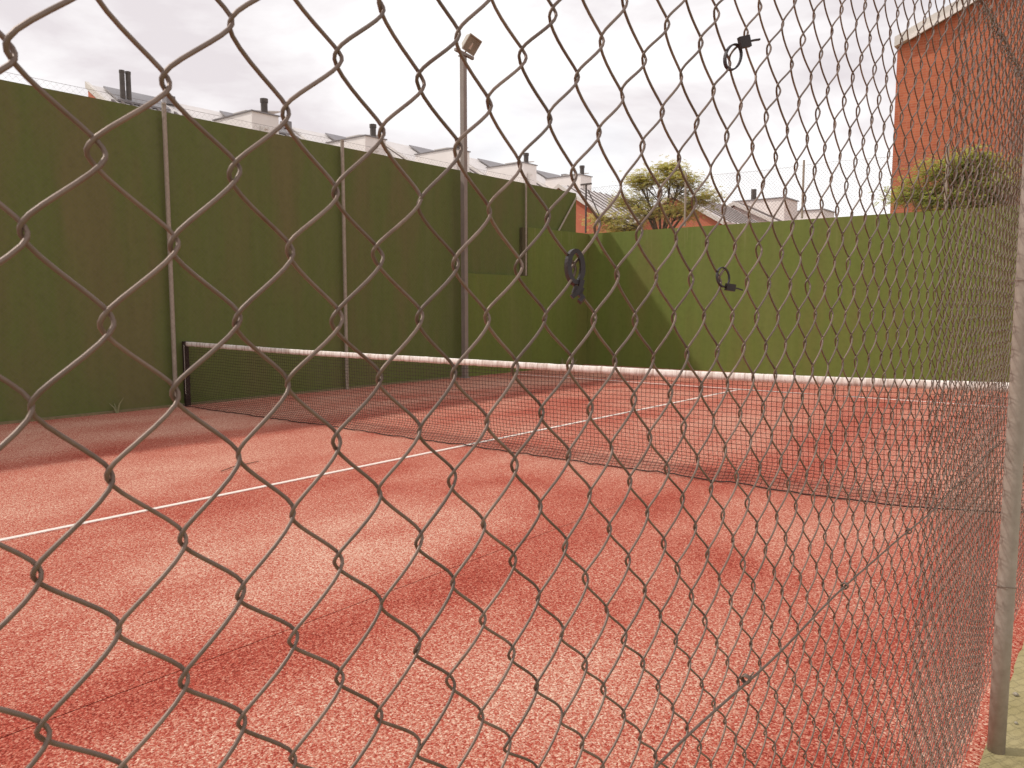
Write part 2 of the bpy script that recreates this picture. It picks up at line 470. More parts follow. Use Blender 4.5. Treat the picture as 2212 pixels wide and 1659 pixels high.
# pavement outside the fence
pv = MB()
edge = []
x = -9.0
while x < 24:
    edge.append((x, 0.362 + 0.010 * mnoise.noise(Vector((x * 4, 0, 0))) + 0.006 * mnoise.noise(Vector((x * 17, 3, 0)))))
    x += 0.06
poly = edge + [(24, -7), (-9, -7)]
pv.prism(poly, 'z', -0.05, 0.016)
tag(pv.build('pavement', M['pave']), kind='structure')

# ------------------------------------------------------------------ green walls
tw = empty('side_wall', (11, WY, 0), 'tall dark green wall in shade along the far side of court', 'wall')
tw_z = 4.60
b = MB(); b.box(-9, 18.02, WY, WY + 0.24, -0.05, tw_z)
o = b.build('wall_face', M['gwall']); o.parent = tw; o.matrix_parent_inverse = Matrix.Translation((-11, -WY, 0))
b = MB(); b.box(-9, 13.4, WY - 0.05, WY - 0.002, -0.05, 0.035)
o = b.build('edging', M['plinth']); o.parent = tw; o.matrix_parent_inverse = Matrix.Translation((-11, -WY, 0))

def attach(o, p):
    o.parent = p; o.matrix_parent_inverse = Matrix.Translation(p.location).inverted(); return o

lw = empty('low_side_wall', (16, WY - 0.1, 0), 'lower stepped green wall layered before tall wall, left of the court corner', 'wall')
b = MB(); b.prism([(13.50, -0.05), (EX - 0.003, -0.05), (EX - 0.003, 3.56), (15.76, 3.53), (15.76, 2.34), (13.50, 2.34)], 'y', WY - 0.10, WY - 0.004)
attach(b.build('wall_face', M['gend']), lw)
b = MB(); b.box(15.56, 15.758, WY - 0.09, WY - 0.005, 2.343, 3.51)  # darker strip in the notch beside the step
attach(b.build('dark_step_strip', M['gwall_dark']), lw)

ew = empty('end_wall', (EX, 5, 0), 'sunlit green wall closing the far end of the court', 'wall')
b = MB(); b.box(EX, EX + 0.24, -6, WY + 0.3, -0.05, 3.56)
attach(b.build('wall_face', M['gend']), ew)
# ------------------------------------------------------------------ near chain-link fence
U0, US, UJ = 0.1392, 0.034096, 0.000283
Z0, ZS = 1.70725, 0.037401
fence = empty('chain_link_fence', (3.2, 0.345, 0), 'close chain link fence of grey wire diamonds between camera and court', 'fence')
WIRE_R = 0.00124
YAMP = 0.0038
HB = 0.0068
def half_profile(n):
    """soft corner zigzag: lateral progress 0..1 over one half pitch, flattened at both bends"""
    t = np.linspace(0, ZS, 400)
    sl = (t / np.sqrt(t*t + HB*HB)) * ((ZS - t) / np.sqrt((ZS - t)**2 + HB*HB))
    c = np.concatenate([[0], np.cumsum((sl[1:] + sl[:-1]) / 2)]); c /= c[-1]
    k = 0.5 - 0.5 * np.cos(np.linspace(0, math.pi, n + 1))
    k = 0.6 * k + 0.4 * np.linspace(0, 1, n + 1)
    return k[:-1], np.interp(k[:-1] * ZS, t, c)
KK, PP = half_profile(9)
ZBOT, NH = 0.13, 96
jbase = round((ZBOT - Z0) / ZS); jbase -= jbase % 2      # even lattice row near the ground
OVER = 0.0019
def wire_mesh(seed):
    r_ = np.random.default_rng(seed)
    pts = []
    dl = r_.normal(0, 0.0011, NH + 2); dr = r_.normal(0, 0.0012, NH + 2)
    wav = r_.normal(0, 0.0008, NH + 2)
    for h in range(NH):
        left_first = (h % 2 == 0)
        for k, p in zip(KK, PP):
            a = p if left_first else 1 - p
            u = -OVER + a * (US + 2 * OVER)
            z = h * ZS + k * ZS + (1 - k) * dl[h] + k * dl[h + 1]
            s = math.sin(math.pi * k) ** 0.75
            y = (-1 if left_first else 1) * YAMP * s           # '/' strands lie on the camera side
            u += UJ * (h + k) + (1 - k) * dr[h] + k * dr[h + 1]
            pts.append((u, y + wav[h] * (1 - k) + wav[h + 1] * k, z))
    b = MB(); b.tube(pts, WIRE_R, 6)
    me = bpy.data.meshes.new('wire'); me.from_pydata(b.v, [], b.f)
    me.polygons.foreach_set('use_smooth', [True] * len(me.polygons))
    me.materials.append(M['wire']); me.update()
    return me
wires = [wire_mesh(100 + i) for i in range(9)]
# the roll is stretched wider past the left part: half pitch grows with k
def step(k):
    t = max(0.0, min(1.0, (k - 3) / 12.0)); t = t * t * (3 - 2 * t)
    t2 = max(0.0, min(1.0, (k - 30) / 18.0))
    return US * (1 + 0.088 * t + 0.06 * t2), 1 + 0.06 * t
UK = {0: 0.0}
for k in range(0, 200): UK[k + 1] = UK[k] + step(k)[0]
for k in range(0, -80, -1): UK[k - 1] = UK[k] - step(k - 1)[0]
def hang(k, u_shift, y_shift, z_shift):
    j = jbase + (k % 2)                      # wire k starts at a left bend whose row has the parity of k
    o = bpy.data.objects.new('wire', wires[(k * 5 + (k // 3)) % 9])
    us, zk = step(k)
    ux = U0 + UK[k] + UJ * j + u_shift
    bow = 0.004 * math.sin(ux * 1.7 + 0.4)
    zb = Z0 + ZS * j * zk + z_shift + 0.075 * (zk - 1) + random.gauss(0, 0.0006)
    o.location = (ux - 3.2, fy(zb) + bow + y_shift - 0.345, zb)
    o.rotation_euler = (LEAN, 0, 0)
    o.scale = (us / US, 1, zk)
    link(o, fence)
I0, I1 = -60, 182
OVERLAP = 52                                 # a second roll starts here and overlaps the first as far as the post
for k in range(I0, 84):
    hang(k, 0, 0, 0)
for k in range(OVERLAP, I1):
    hang(k, 0.012, 0.013, 0.017)

# posts (three; only the middle one stands in view)
def round_post(name, h, r):
    b = MB()
    b.tube([(0, 0, -0.05), (0, 0, 0.5), (0, 0, 1.2), (0, 0, 2.2), (0, 0, h)], r, 28)
    b.tube([(0, 0, h), (0, 0, h + 0.012), (0, 0, h + 0.02)], [r * 1.06, r * 1.06, r * 0.6], 28)
    me = bpy.data.meshes.new(name); me.from_pydata(b.v, [], b.f)
    me.polygons.foreach_set('use_smooth', [len(p.vertices) == 4 for p in me.polygons])
    me.materials.append(M['post']); return me
pm = round_post('post', 3.78, 0.0285)
for px in (-0.35, 3.20, 6.75):
    o = bpy.data.objects.new('post', pm); o.location = (px - 3.2, -0.017, 0); link(o, fence)
# wire rings tying the mesh to the visible post
for z in (0.62, 1.68):
    b = MB()
    b.tube([(0.0300 * math.cos(a) * 1.05, -0.017 + 0.0300 * math.sin(a) * 1.05 + (0.020 if math.sin(a) > 0.8 else 0), z + 0.008 * math.sin(a + z * 7)) for a in np.linspace(0, 2*math.pi, 25)[:-1]], 0.0012, 5, closed=True)
    b.build('post_tie', M['wire'], fence)

# tension wire with twisted ties
tz = lambda x: 1.116 - 0.006 * math.sin(x * 3.4) + 0.004 * math.sin(x * 9.1)
b = MB()
b.tube([(x - 3.2, fy(1.116) - 0.345 - 0.0080 + 0.003 * math.sin(x * 11), tz(x)) for x in np.linspace(-2.4, 7.0, 220)], 0.0018, 6)
b.build('tension_wire', M['wire'], fence, smooth=True)
for tx in (-1.9, -1.2, -0.5, 0.12, 0.963, 1.394, 1.868, 2.498, 3.05, 3.6, 4.3, 5.0, 5.7, 6.4):
    b = MB()
    th = np.linspace(0, 2 * math.pi * 3.2, 44)
    b.tube([(tx - 3.2 + 0.0042 * (t / th[-1] - 0.5) * 2, fy(1.116) - 0.345 - 0.0060 + 0.0055 * math.cos(t), tz(tx) + 0.0052 * math.sin(t)) for t in th], 0.00125, 6)
    b.tube([(tx - 3.2 + 0.004, fy(1.116) - 0.345 - 0.010, tz(tx) + 0.003), (tx - 3.2 + 0.008, fy(1.116) - 0.345 - 0.013, tz(tx) + 0.009)], 0.0011, 5)
    b.build('tension_tie', M['wire'], fence, smooth=True)

# seam high up where two rolls are laced together: cut, twisted wire ends
zs_ = 2.338
b = MB()
b.tube([(x - 3.2, fy(2.338) - 0.345 + 0.004 * math.sin(x * 23), zs_ + 0.004 * math.sin(x * 17)) for x in np.linspace(-2.4, 7.0, 260)], 0.0022, 5)
b.tube([(x - 3.2, fy(2.338) - 0.345 + 0.005 * math.cos(x * 90), zs_ + 0.006 * math.sin(x * 90)) for x in np.linspace(-2.4, 7.0, 900)], 0.0014, 4)
for k in range(I0, I1):
    ux = U0 + UK[k] + 0.018 - 3.2
    for q in range(2):
        th = np.linspace(0, 2 * math.pi * 1.6, 12); ph = random.random() * 6
        h0 = random.uniform(-0.035, 0.004)
        b.tube([(ux + 0.0035 * math.cos(t + ph) + random.uniform(-0.001, 0.001), fy(2.338) - 0.345 + 0.0035 * math.sin(t + ph), zs_ + h0 + 0.030 * t / th[-1]) for t in th], 0.00115, 4)
    b.tube([(ux, fy(2.338) - 0.345 - 0.003, zs_), (ux + random.uniform(-0.02, 0.02), fy(2.338) - 0.345 + random.uniform(-0.012, 0.012), zs_ + random.uniform(-0.03, 0.025))], 0.0011, 4)
b.build('laced_seam', M['wire'], fence)

# ------------------------------------------------------------------ cable ties on the near fence
def band_loop(cx, cz, pts, w, t):
    b = MB(); b.tube([(cx + p[0], FY + p[2], cz + p[1]) for p in pts], 1.0, 4, closed=True, sq=(w, t)); return b
def knot(x, z):
    best = None
    for k in range(0, 60):
        zk = step(k)[1]
        for j in range(-20, 12):
            if (j - k) % 2: continue
            p = (U0 + UK[k] + UJ * j, Z0 + ZS * j * zk + 0.075 * (zk - 1))
            d_ = (p[0] - x) ** 2 + (p[1] - z) ** 2
            if best is None or d_ < best[0]: best = (d_, p)
    return best[1]
def tie(loc, label, loop, head, tail, w=0.0019, t=0.0009, extra=None):
    kx, kz = knot(loc[0], loc[2]); loc = (kx, fy(kz), kz)
    e = empty('cable_tie', loc, label, 'cable tie')
    b = MB(); b.tube(loop, 1.0, 4, closed=True, sq=(w, t)); b.build('loop', M['black'], e)
    b = MB(); b.obox(Matrix.Translation(head[0]) @ Matrix.Rotation(head[1], 4, 'Y'), *head[2]); b.build('head', M['black'], e)
    b = MB(); b.tube(tail, 1.0, 4, sq=(w * 0.8, t)); b.build('tail', M['black'], e)
    if extra: b = MB(); b.tube(extra, 1.0, 4, sq=(w, t)); b.build('strap_end', M['black'], e)
    return e
def ell(cx, cz, rx, rz, rot, n=26, y=0.006):
    out = []
    for a in np.linspace(0, 2 * math.pi, n + 1)[:-1]:
        px, pz = rx * math.cos(a), rz * math.sin(a)
        out.append((cx + px * math.cos(rot) - pz * math.sin(rot), y * math.sin(a + 0.6), cz + px * math.sin(rot) + pz * math.cos(rot)))
    return out
# high one against the sky: teardrop loop, blocky head up right with a stub
t1 = tie((0.868, FY, 1.882), 'black cable tie high against the sky with its tail stub pointing right', ell(0.0, 0.0, 0.0098, 0.0150, -0.45, y=0.003),
    ((0.0120, -0.002, 0.0160), R(-14), (0.0125, 0.006, 0.0120)), [(0.015, -0.002, 0.0165), (0.024, -0.003, 0.0185), (0.0295, -0.003, 0.0195)])
# small round one with head at lower right
t2 = tie((0.846, FY, 1.634), 'small black cable tie ring with square head, before the sunlit end wall', ell(0.0, 0.0, 0.0082, 0.0108, 0.0, y=0.003),
    ((0.0075, -0.003, -0.0115), R(8), (0.0105, 0.006, 0.0078)), [(0.011, -0.003, -0.0120), (0.017, -0.003, -0.0128), (0.0225, -0.003, -0.0145)], w=0.0013, t=0.0007)
# the broad one near the court corner
t3 = tie((0.553, FY, 1.630), 'broad black plastic tie band with torn end hanging near the court corner', ell(0.0, 0.0, 0.0064, 0.0132, 0.0, y=0.002),
    ((0.0015, -0.004, -0.0195), R(20), (0.0080, 0.006, 0.0070)), [(0.003, -0.004, -0.022), (0.0055, -0.006, -0.026), (0.002, -0.007, -0.029)], w=0.0030, t=0.0019,
    extra=[(0.005, -0.003, -0.011), (0.0035, -0.004, -0.017), (0.000, -0.005, -0.022), (-0.004, -0.005, -0.025)])
t1.rotation_euler.z = R(-40); t2.rotation_euler.z = R(-40); t3.rotation_euler.z = R(-44)

# ------------------------------------------------------------------ fence fixed along the tall wall
wf = empty('chain_link_fence', (10, WY - 0.09, 0), 'thin chain link fence with slim posts fixed along the tall green wall', 'fence')
def lattice(x0, x1, z0, z1, cell, r, fn):
    """straight crossing strands clipped to a rectangle; fn maps (s, z) to a point"""
    b = MB()
    H = z1 - z0
    k = x0 - H
    while k < x1:
        for sgn in (1, -1):
            # s = k + (z - z0) for '/', mirrored for '\'
            a0, a1 = max(0.0, x0 - k), min(H, x1 - k)
            if a1 - a0 < 0.02: continue
            if sgn > 0: p0, p1 = (k + a0, z0 + a0), (k + a1, z0 + a1)
            else: p0, p1 = (k + a0, z1 - a0), (k + a1, z1 - a1)
            P0, P1 = fn(*p0, sgn), fn(*p1, sgn)
            b.tube([P0, P1], r, 3, cap=False)
        k += cell
    return b
lat = lattice(-8, 15.9, 0.12, 4.67, 0.085, 0.0008, lambda s, z, g_: (s - 10, -0.04 + 0.002 * g_, z))
tag(lat.build('mesh', M['farwire'], wf), kind='stuff')
b = MB(); b.tube([(x - 10, -0.04, 4.675) for x in np.linspace(-8, 15.95, 60)], 0.0022, 4); b.build('top_wire', M['farwire'], wf)
for px, z0 in ((-3.9, 0), (-0.4, 0), (3.05, 0), (6.54, 0), (10.02, 0), (15.70, 2.352)):
    b = MB(); b.tube([(px - 10, 0, z0), (px - 10, 0, z0 + 1), (px - 10, 0, 4.71)], 0.034 if z0 == 0 else 0.026, 12)
    b.build('post', M['farpost'], wf)
b = MB(); b.tube([(17.12 - 10, 0.02, 3.54), (17.92 - 10, 0.02, 4.46)], 0.024, 8); b.build('brace', M['farpost'], wf)

# fence on top of the end wall
ef = empty('chain_link_fence', (EX + 0.12, 5, 3.6), 'fine wire fence standing on top of the sunlit end wall', 'fence')
lat = lattice(-5.9, 12.1, 3.61, 4.80, 0.085, 0.0020, lambda s, z, g_: (0.05 + 0.002 * g_, s - 5, z - 3.6))
tag(lat.build('mesh', M['farwire'], ef), kind='stuff')
b = MB(); b.tube([(0.05, y - 5, 4.805 - 3.6 - 0.03 * math.sin((y + 0.1) * math.pi / 2.92) ** 2) for y in np.linspace(-5.9, 12.1, 80)], 0.0026, 4); b.build('top_wire', M['farwire'], ef)
for py in (12.18, 9.22, 6.30, 3.38, 0.46, -2.46):
    b = MB(); b.tube([(0, py - 5, 0), (0, py - 5, 0.6), (0, py - 5, 1.30)], 0.026, 10)
    if py > 12: b.box(-0.03, 0.03, py - 5 - 0.17, py - 5 + 0.17, 1.29, 1.33)
    b.build('post', M['flue'] if py > 12 else M['farpost'], ef)
b = MB(); b.tube([(0, 12.12 - 5, 1.15), (0, 11.75 - 5, 0.45)], 0.018, 6); b.build('brace', M['flue'], ef)

# ------------------------------------------------------------------ net
net = empty('tennis_net', (NX, 6.3, 0), 'black tennis net with white top tape stretched across the red court', 'tennis net')
net.rotation_euler.z = 0.012
def ntop(y):
    ys_ = [0.45, 0.75, 1.31, 2.0, 3.37, 4.83, 6.43, 9.2, 12.0]; zs2 = [1.045, 1.038, 1.026, 1.012, 0.998, 0.995, 0.997, 1.003, 1.035]
    return float(np.interp(y, ys_, zs2))
NY0, NY1 = 0.46, 12.02
NB = lambda y: 0.012 + 0.075 * max(0, (1.6 - y) / 1.1) ** 1.3     # bottom cord lifts at the near end
def net_pt(y, s):
    """s 0 at the tape, 1 at the bottom cord: hangs straight, then slack folds creep toward the camera"""
    zt = ntop(y) - 0.07; zb = NB(y)
    slack = max(0.0, (s - 0.70) / 0.30)
    z = zt + (zb - zt) * (s / 0.70 * 0.80 if s < 0.70 else 0.80 + 0.20 * slack ** 1.0)
    sag = 1 - max(0, min(1, (1.4 - y) / 1.0))
    x = 0.10 * s * s * sag - 0.20 * slack ** 1.4 * sag
    x += 0.016 * mnoise.noise(Vector((y * 1.3, s * 2.2, 0.5))) * (0.3 + s) + slack * 0.030 * mnoise.noise(Vector((y * 7, s * 9, 2.5)))
    dz = 0.010 * mnoise.noise(Vector((y * 2.1, s * 3.1, 8.0))) + slack * 0.014 * mnoise.noise(Vector((y * 9, s * 12, 5.5)))
    dy = 0.010 * mnoise.noise(Vector((y * 2.0, s * 3.0, 4.5))) + slack * 0.02 * mnoise.noise(Vector((y * 6, s * 8, 1.5)))
    return np.array((x, y - 6.3 + dy, max(0.006, z + (dz if s > 0.03 else 0))))
cellw = 0.046
ny = int((NY1 - NY0) / cellw); ns = 25
grid = np.array([[net_pt(NY0 + (NY1 - NY0) * i / ny, j / ns) for j in range(ns + 1)] for i in range(ny + 1)])
def strands(lines, r):
    V, F = [], []
    for P in lines:
        P = np.asarray(P); m = len(P); b0 = len(V)
        T = np.gradient(P, axis=0); T /= np.linalg.norm(T, axis=1)[:, None]
        ref = np.array([1.0, 0, 0]); A = ref - T * (T @ ref)[:, None]; A /= np.linalg.norm(A, axis=1)[:, None] + 1e-9
        B = np.cross(T, A)
        for i in range(m):
            for a in (0, 2.094, 4.189):
                V.append(tuple(P[i] + r * (math.cos(a) * A[i] + math.sin(a) * B[i])))
        for i in range(m - 1):
            for k in range(3):
                F.append((b0 + i*3 + k, b0 + i*3 + (k+1) % 3, b0 + (i+1)*3 + (k+1) % 3, b0 + (i+1)*3 + k))
    return V, F
lines = [grid[i] for i in range(ny + 1)] + [grid[:, j] for j in range(1, ns)]
V, F = strands(lines, 0.0026)
tag(mesh_obj('netting', V, F, M['netcord'], net), kind='stuff')
# tape: a folded strip with gathers
V, F = [], []
nn = 300
for i in range(nn + 1):
    y = NY0 - 0.02 + (NY1 - NY0 + 0.04) * i / nn
    zt = ntop(y)
    w1 = 0.006 * mnoise.noise(Vector((y * 6, 0, 0))); w2 = 0.008 * mnoise.noise(Vector((y * 11, 5, 0)))
    zt += 0.004 * mnoise.noise(Vector((y * 9, 2, 7)))
    lo = 0.070 + 0.006 * mnoise.noise(Vector((y * 13, 9, 1)))
    prof = [(0, 0), (-0.012, -0.010), (-0.014 + w1, -0.040), (-0.012 + w2, -lo), (0.012 + w2, -lo), (0.014 + w1, -0.040), (0.012, -0.010)]
    for px, pz in prof: V.append((px, y - 6.3, zt + pz))
for i in range(nn):
    for k in range(7): F.append((i*7 + k, i*7 + (k+1) % 7, (i+1)*7 + (k+1) % 7, (i+1)*7 + k))
mesh_obj('top_tape', V, F, M['band'], net, smooth=True)
b = MB(); b.tube([(*(grid[i, ns] + np.array((-0.006, 0, 0.003)))[:],) for i in range(0, ny + 1, 2)], 0.0065, 6); b.build('bottom_cord', M['netcord'], net, smooth=True)
b = MB(); b.box(-0.04, 0.04, 12.025 - 6.3, 12.085 - 6.3, 0, 1.04); b.build('post', M['netcord'], net)
b = MB(); b.tube([(0.0, 0.40 - 6.3, 0), (0, 0.40 - 6.3, 1.06)], 0.02, 10); b.build('post', M['netcord'], net)
b = MB()
zz = np.linspace(0.98, 0.20, 40)
b.tube([(-0.052 - 0.01 * (i % 2), 12.02 - 6.3 - 0.035 * (i % 2), z) for i, z in enumerate(zz)], 0.0035, 4); b.build('lacing', M['cord_w'], net)

# ------------------------------------------------------------------ floodlight
fl = empty('floodlight_pole', (13.27, WY - 0.24, 0), 'square galvanised floodlight pole standing against the tall green wall', 'floodlight')
b = MB(); b.box(-0.054, 0.054, -0.054, 0.054, 0, 6.96); b.build('pole', M['pole'], fl)
b = MB(); b.box(-0.10, 0.10, -0.10, 0.10, 0, 0.015); b.build('base_plate', M['pole'], fl)
b = MB(); b.box(-0.085, 0.085, -0.085, 0.085, 6.962, 6.975)
b.obox(Matrix.Translation((0, -0.03, 7.007)) @ Matrix.Rotation(R(6), 4, 'Y'), 0.58, 0.06, 0.06)
b.build('cross_arm', M['pole'], fl)
Rl = Matrix.Rotation(R(-4), 4, 'Z') @ Matrix.Rotation(R(34), 4, 'X') @ Matrix.Rotation(R(12), 4, 'Y')
Lm = Matrix.Translation((0.10, -0.10, 7.24)) @ Rl @ Matrix.Scale(0.72, 4)
lh = MB()
# tapered housing: glass side toward local -Y
fr = [(-0.27, -0.10, -0.23), (0.27, -0.10, -0.23), (0.27, -0.10, 0.23), (-0.27, -0.10, 0.23)]
bk = [(-0.17, 0.12, -0.13), (0.17, 0.12, -0.13), (0.17, 0.12, 0.15), (-0.17, 0.12, 0.15)]
lh.add([Lm @ Vector(p) for p in fr + bk], [(0, 1, 2, 3), (7, 6, 5, 4), (0, 4, 5, 1), (1, 5, 6, 2), (2, 6, 7, 3), (3, 7, 4, 0)])
for x0, x1, z0, z1 in ((-0.285, 0.285, -0.25, -0.215), (-0.285, 0.285, 0.215, 0.25), (-0.285, -0.255, -0.215, 0.215), (0.255, 0.285, -0.215, 0.215)):
    lh.obox(Lm @ Matrix.Translation(((x0+x1)/2, -0.115, (z0+z1)/2)), x1-x0, 0.028, z1-z0)
head = lh.build('lamp_head', M['lamp'], fl)
gl = MB(); gl.obox(Lm @ Matrix.Translation((0, -0.104, 0)), 0.50, 0.006, 0.42); gl.build('glass', M['glass'], head)
rf = MB(); rf.prism([(-0.05, -0.14), (0.05, -0.14), (0.02, 0.06), (-0.02, 0.06)], 'y', -0.114, -0.1085)
rf.v = [tuple(Lm @ Vector(v)) for v in rf.v]; rf.build('reflector', M['cord_w'], head)
yk = MB(); yk.tube([(0.0, -0.03, 7.02), (0.02, -0.08, 7.08), tuple(Lm @ Vector((-0.1, 0.10, -0.10)))], 0.02, 6); yk.build('yoke', M['pole'], fl)

# ------------------------------------------------------------------ terraced houses behind the tall wall
RS = 0.60                        # roof rise
def house(W, dormer, gable, label, group, loc):
    h = empty('terraced_house', loc, label, 'house', group)
    y0, y1, z0 = 0.0, 8.0, 5.7; z1 = z0 + RS * (y1 - y0)
    b = MB(); b.prism([(y0 + 0.2, -0.1), (y1, -0.1), (y1, z1 - 0.22), (y0 + 0.2, z0 - 0.10)], 'x', 0.05, W - 0.05)
    b.build('wall', M['orange'] if gable else M['white'], h)
    b = MB(); b.prism([(y0 - 0.3, z0 - 0.18 - 0.02), (y1 + 0.1, z1 + 0.06 - 0.14), (y1 + 0.1, z1 + 0.06), (y0 - 0.3, z0 - 0.18 + 0.12)], 'x', 0.16, W - 0.16)
    roof = b.build('roof', M['roof'], h)
    def rz(y): return z0 + RS * y
    for i in range(1, 10):
        x = W * i / 10
        if dormer and 0.40 < x < 1.90: continue
        b = MB(); b.prism([(y0 - 0.28, rz(y0) - 0.06), (y1 - 1.35, rz(y1 - 1.35) - 0.005), (y1 - 1.35, rz(y1 - 1.35) + 0.12), (y0 - 0.28, rz(y0) + 0.02)], 'x', x - 0.05, x + 0.05)
        b.build('seam', M['seam'], roof)
    for xx in ((0.0, W - 0.15) if gable else (W - 0.15,)):
        b = MB(); b.prism([(y0 - 0.32, rz(y0) - 0.40), (y1 + 0.12, rz(y1) - 0.1), (y1 + 0.12, rz(y1) + 0.16), (y0 - 0.32, rz(y0 - 0.3) + 0.14)], 'x', xx, xx + 0.15)
        b.build('verge', M['fascia'], h)
    # collector strip near the ridge
    b = MB(); b.prism([(y1 - 1.3, rz(y1 - 1.3) + 0.07), (y1 - 0.15, rz(y1 - 0.15) + 0.07), (y1 - 0.15, rz(y1 - 0.15) + 0.15), (y1 - 1.3, rz(y1 - 1.3) + 0.15)], 'x', 2.1 if dormer else 0.6, W - 0.9)
    b.build('collector', M['panel'], roof)
    b = MB(); b.box(W - 0.62, W - 0.22, y1 - 0.5, y1 - 0.1, rz(y1) - 0.2, rz(y1) + 0.16); b.build('vent', M['panel'], roof)
    if dormer:
        dx0, dx1, dy, dz = 0.47, 1.75, 2.9, 9.5
        d = MB(); d.box(dx0, dx1, dy, 5.7, rz(dy) - 0.5, dz)
        dm = d.build('dormer', M['white'], h)
        c = MB(); c.box(dx0 - 0.05, dx1 + 0.06, dy - 0.06, 5.75, dz + 0.002, dz + 0.05); c.build('dormer_cap', M['panel'], dm)
        c = MB(); c.obox(Matrix.Translation(((dx0 + dx1) / 2 + 0.30, dy + 1.0, dz + 0.25)) @ Matrix.Rotation(R(-9), 4, 'Y'), 1.75, 0.9, 0.05)
        c.tube([(dx1 - 0.12, dy + 0.7, dz), (dx1 - 0.12, dy + 0.7, dz + 0.31)], 0.025, 5); c.build('awning', M['fascia'], dm)
        c = MB(); c.box(dx0 + 0.35, dx0 + 0.5, dy - 0.12, dy - 0.03, dz - 1.2, dz - 0.55); c.box(dx0 + 0.35, dx0 + 0.75, dy - 0.1, dy - 0.04, dz - 0.62, dz - 0.54); c.build('downpipe', M['fascia'], dm)
        f = MB(); f.tube([(dx1 - 0.30, dy + 0.55, dz), (dx1 - 0.30, dy + 0.55, dz + 0.72)], 0.145, 10); f.tube([(dx1 - 0.30, dy + 0.55, dz + 0.60), (dx1 - 0.30, dy + 0.55, dz + 0.76)], 0.17, 10)
        f.build('flue', M['flue'], h, smooth=False)
    else:
        for q in (0, 1):
            f = MB(); x = 0.92 + 0.25 * q; f.tube([(x, 6.9, 9.4), (x, 6.9, 11.05)], 0.10, 12); f.tube([(x, 6.9, 10.98), (x, 6.9, 11.08)], 0.11, 12)
            f.build('flue', M['flue'], h)
    return h
GR = 'terraced houses behind the tall green wall'
HW = 6.03
house(3.73, False, True, 'leftmost terraced house with orange gable and paired dark flues', GR, (15.3, 26.1, 0.0))
ords = ['leftmost white dormer box above the tall green wall', 'second white dormer box from the left', 'white dormer box right behind the floodlight pole',
        'second white dormer box from the court corner', 'white dormer box nearest the court corner']
proto = house(HW, True, False, 'terraced house with the ' + ords[0], GR, (13.0 + HW, 26.1, 0.0))
for k in range(1, 5):
    c = copy_tree(proto); c.location = (13.0 + HW * (k + 1), 26.1, (0.0, 0.0, 0.32, 0.42, 0.50)[k]); c['label'] = 'terraced house with the ' + ords[k]

def gable_house(label, loc, W, yr, ze, zr, dormers, wm='orange'):
    """small house whose orange gable faces the court; local y 0 at the near eave"""
    h = empty('gable_house', loc, label, 'house', 'orange gabled houses beyond the end wall')
    b = MB(); b.prism([(0, -0.1), (2*yr, -0.1), (2*yr, ze), (yr, zr - 0.05), (0, ze)], 'x', 0.0, W); b.build('wall', M[wm], h)
    for sgn in (0, 1):
        y0, y1 = (-0.25, yr) if sgn == 0 else (2*yr + 0.25, yr)
        za = ze - 0.25 * (zr - ze) / yr
        b = MB(); b.prism([(y0, za + 0.01), (y1, zr + 0.01), (y1, zr + 0.13), (y0, za + 0.13)], 'x', -0.14, W); r_ = b.build('roof', M['roof'], h)
        b = MB(); b.prism([(y0, za - 0.03), (y1, zr - 0.03), (y1, zr + 0.16), (y0, za + 0.16)], 'x', -0.24, -0.142); b.build('verge', M['fascia'], h)
        for i in range(1, int(W / 0.6)):
            b = MB(); b.prism([(y0, za + 0.12), (y1, zr + 0.12), (y1, zr + 0.18), (y0, za + 0.18)], 'x', i * 0.6 - 0.025, i * 0.6 + 0.025); b.build('seam', M['seam'], r_)
    for dx in dormers:
        b = MB(); b.box(dx, dx + 1.9, 0.5, yr + 0.6, ze, zr + 0.30); dm = b.build('dormer', M['white'], h)
        b = MB(); b.box(dx - 0.06, dx + 1.96, 0.44, yr + 0.66, zr + 0.302, zr + 0.36); b.build('dormer_cap', M['panel'], dm)
        b = MB(); b.tube([(dx + 1.2, yr, zr + 0.36), (dx + 1.2, yr, zr + 1.05)], 0.15, 8); b.build('flue', M['flue'], h)
    return h
gable_house('orange gabled house with pale verge between court corner and leafy tree', (33, 19.4, 0), 7, 3.7, 5.15, 7.45, [])
gable_house('orange gabled house whose roof rises just right of the leafy tree', (33, 14.7, 0), 6, 2.2, 5.25, 6.5, [])
gable_house('far zinc roofed house with white dormers seen past the orange gable', (39.5, 14.2, 0), 18, 2.6, 5.45, 6.75, [1.2, 7.5, 13.5], 'white')

# ------------------------------------------------------------------ brick building at the right
BX = 27.0; kB = BX / 30.0
bb = empty('brick_building', (BX, 2.0, 0), 'large orange brick building with pale sloping fascia at upper right', 'building')
yl, zl = 7.15 * kB, (10.30 - 1.6) * kB + 1.6
slope = 0.425
yr_ = -9.0; zr_ = zl + slope * (yl - yr_)
b = MB(); b.prism([(yr_ - 2, -0.1), (yl - 2, -0.1), (yl - 2, zl), (yr_ - 2, zr_)], 'x', 0.0, 12.0)
b.build('wall', M['brick'], bb)
b = MB(); b.prism([(yr_ - 2, zr_ + 0.02), (yl - 2 + 0.05, zl + 0.0), (yl - 2 + 0.05, zl + 0.29), (yr_ - 2, zr_ + 0.29)], 'x', -0.20, 12.2)
b.build('roof', M['fascia'], bb)
b = MB(); b.prism([(yr_ - 2, zr_ - 0.02), (yl - 2 - 0.35, zl + slope * 0.35 - 0.04), (yl - 2 - 0.35, zl + slope * 0.35 + 0.06), (yr_ - 2, zr_ + 0.08)], 'x', -0.235, -0.203)
b.build('flashing', M['white'], bb)

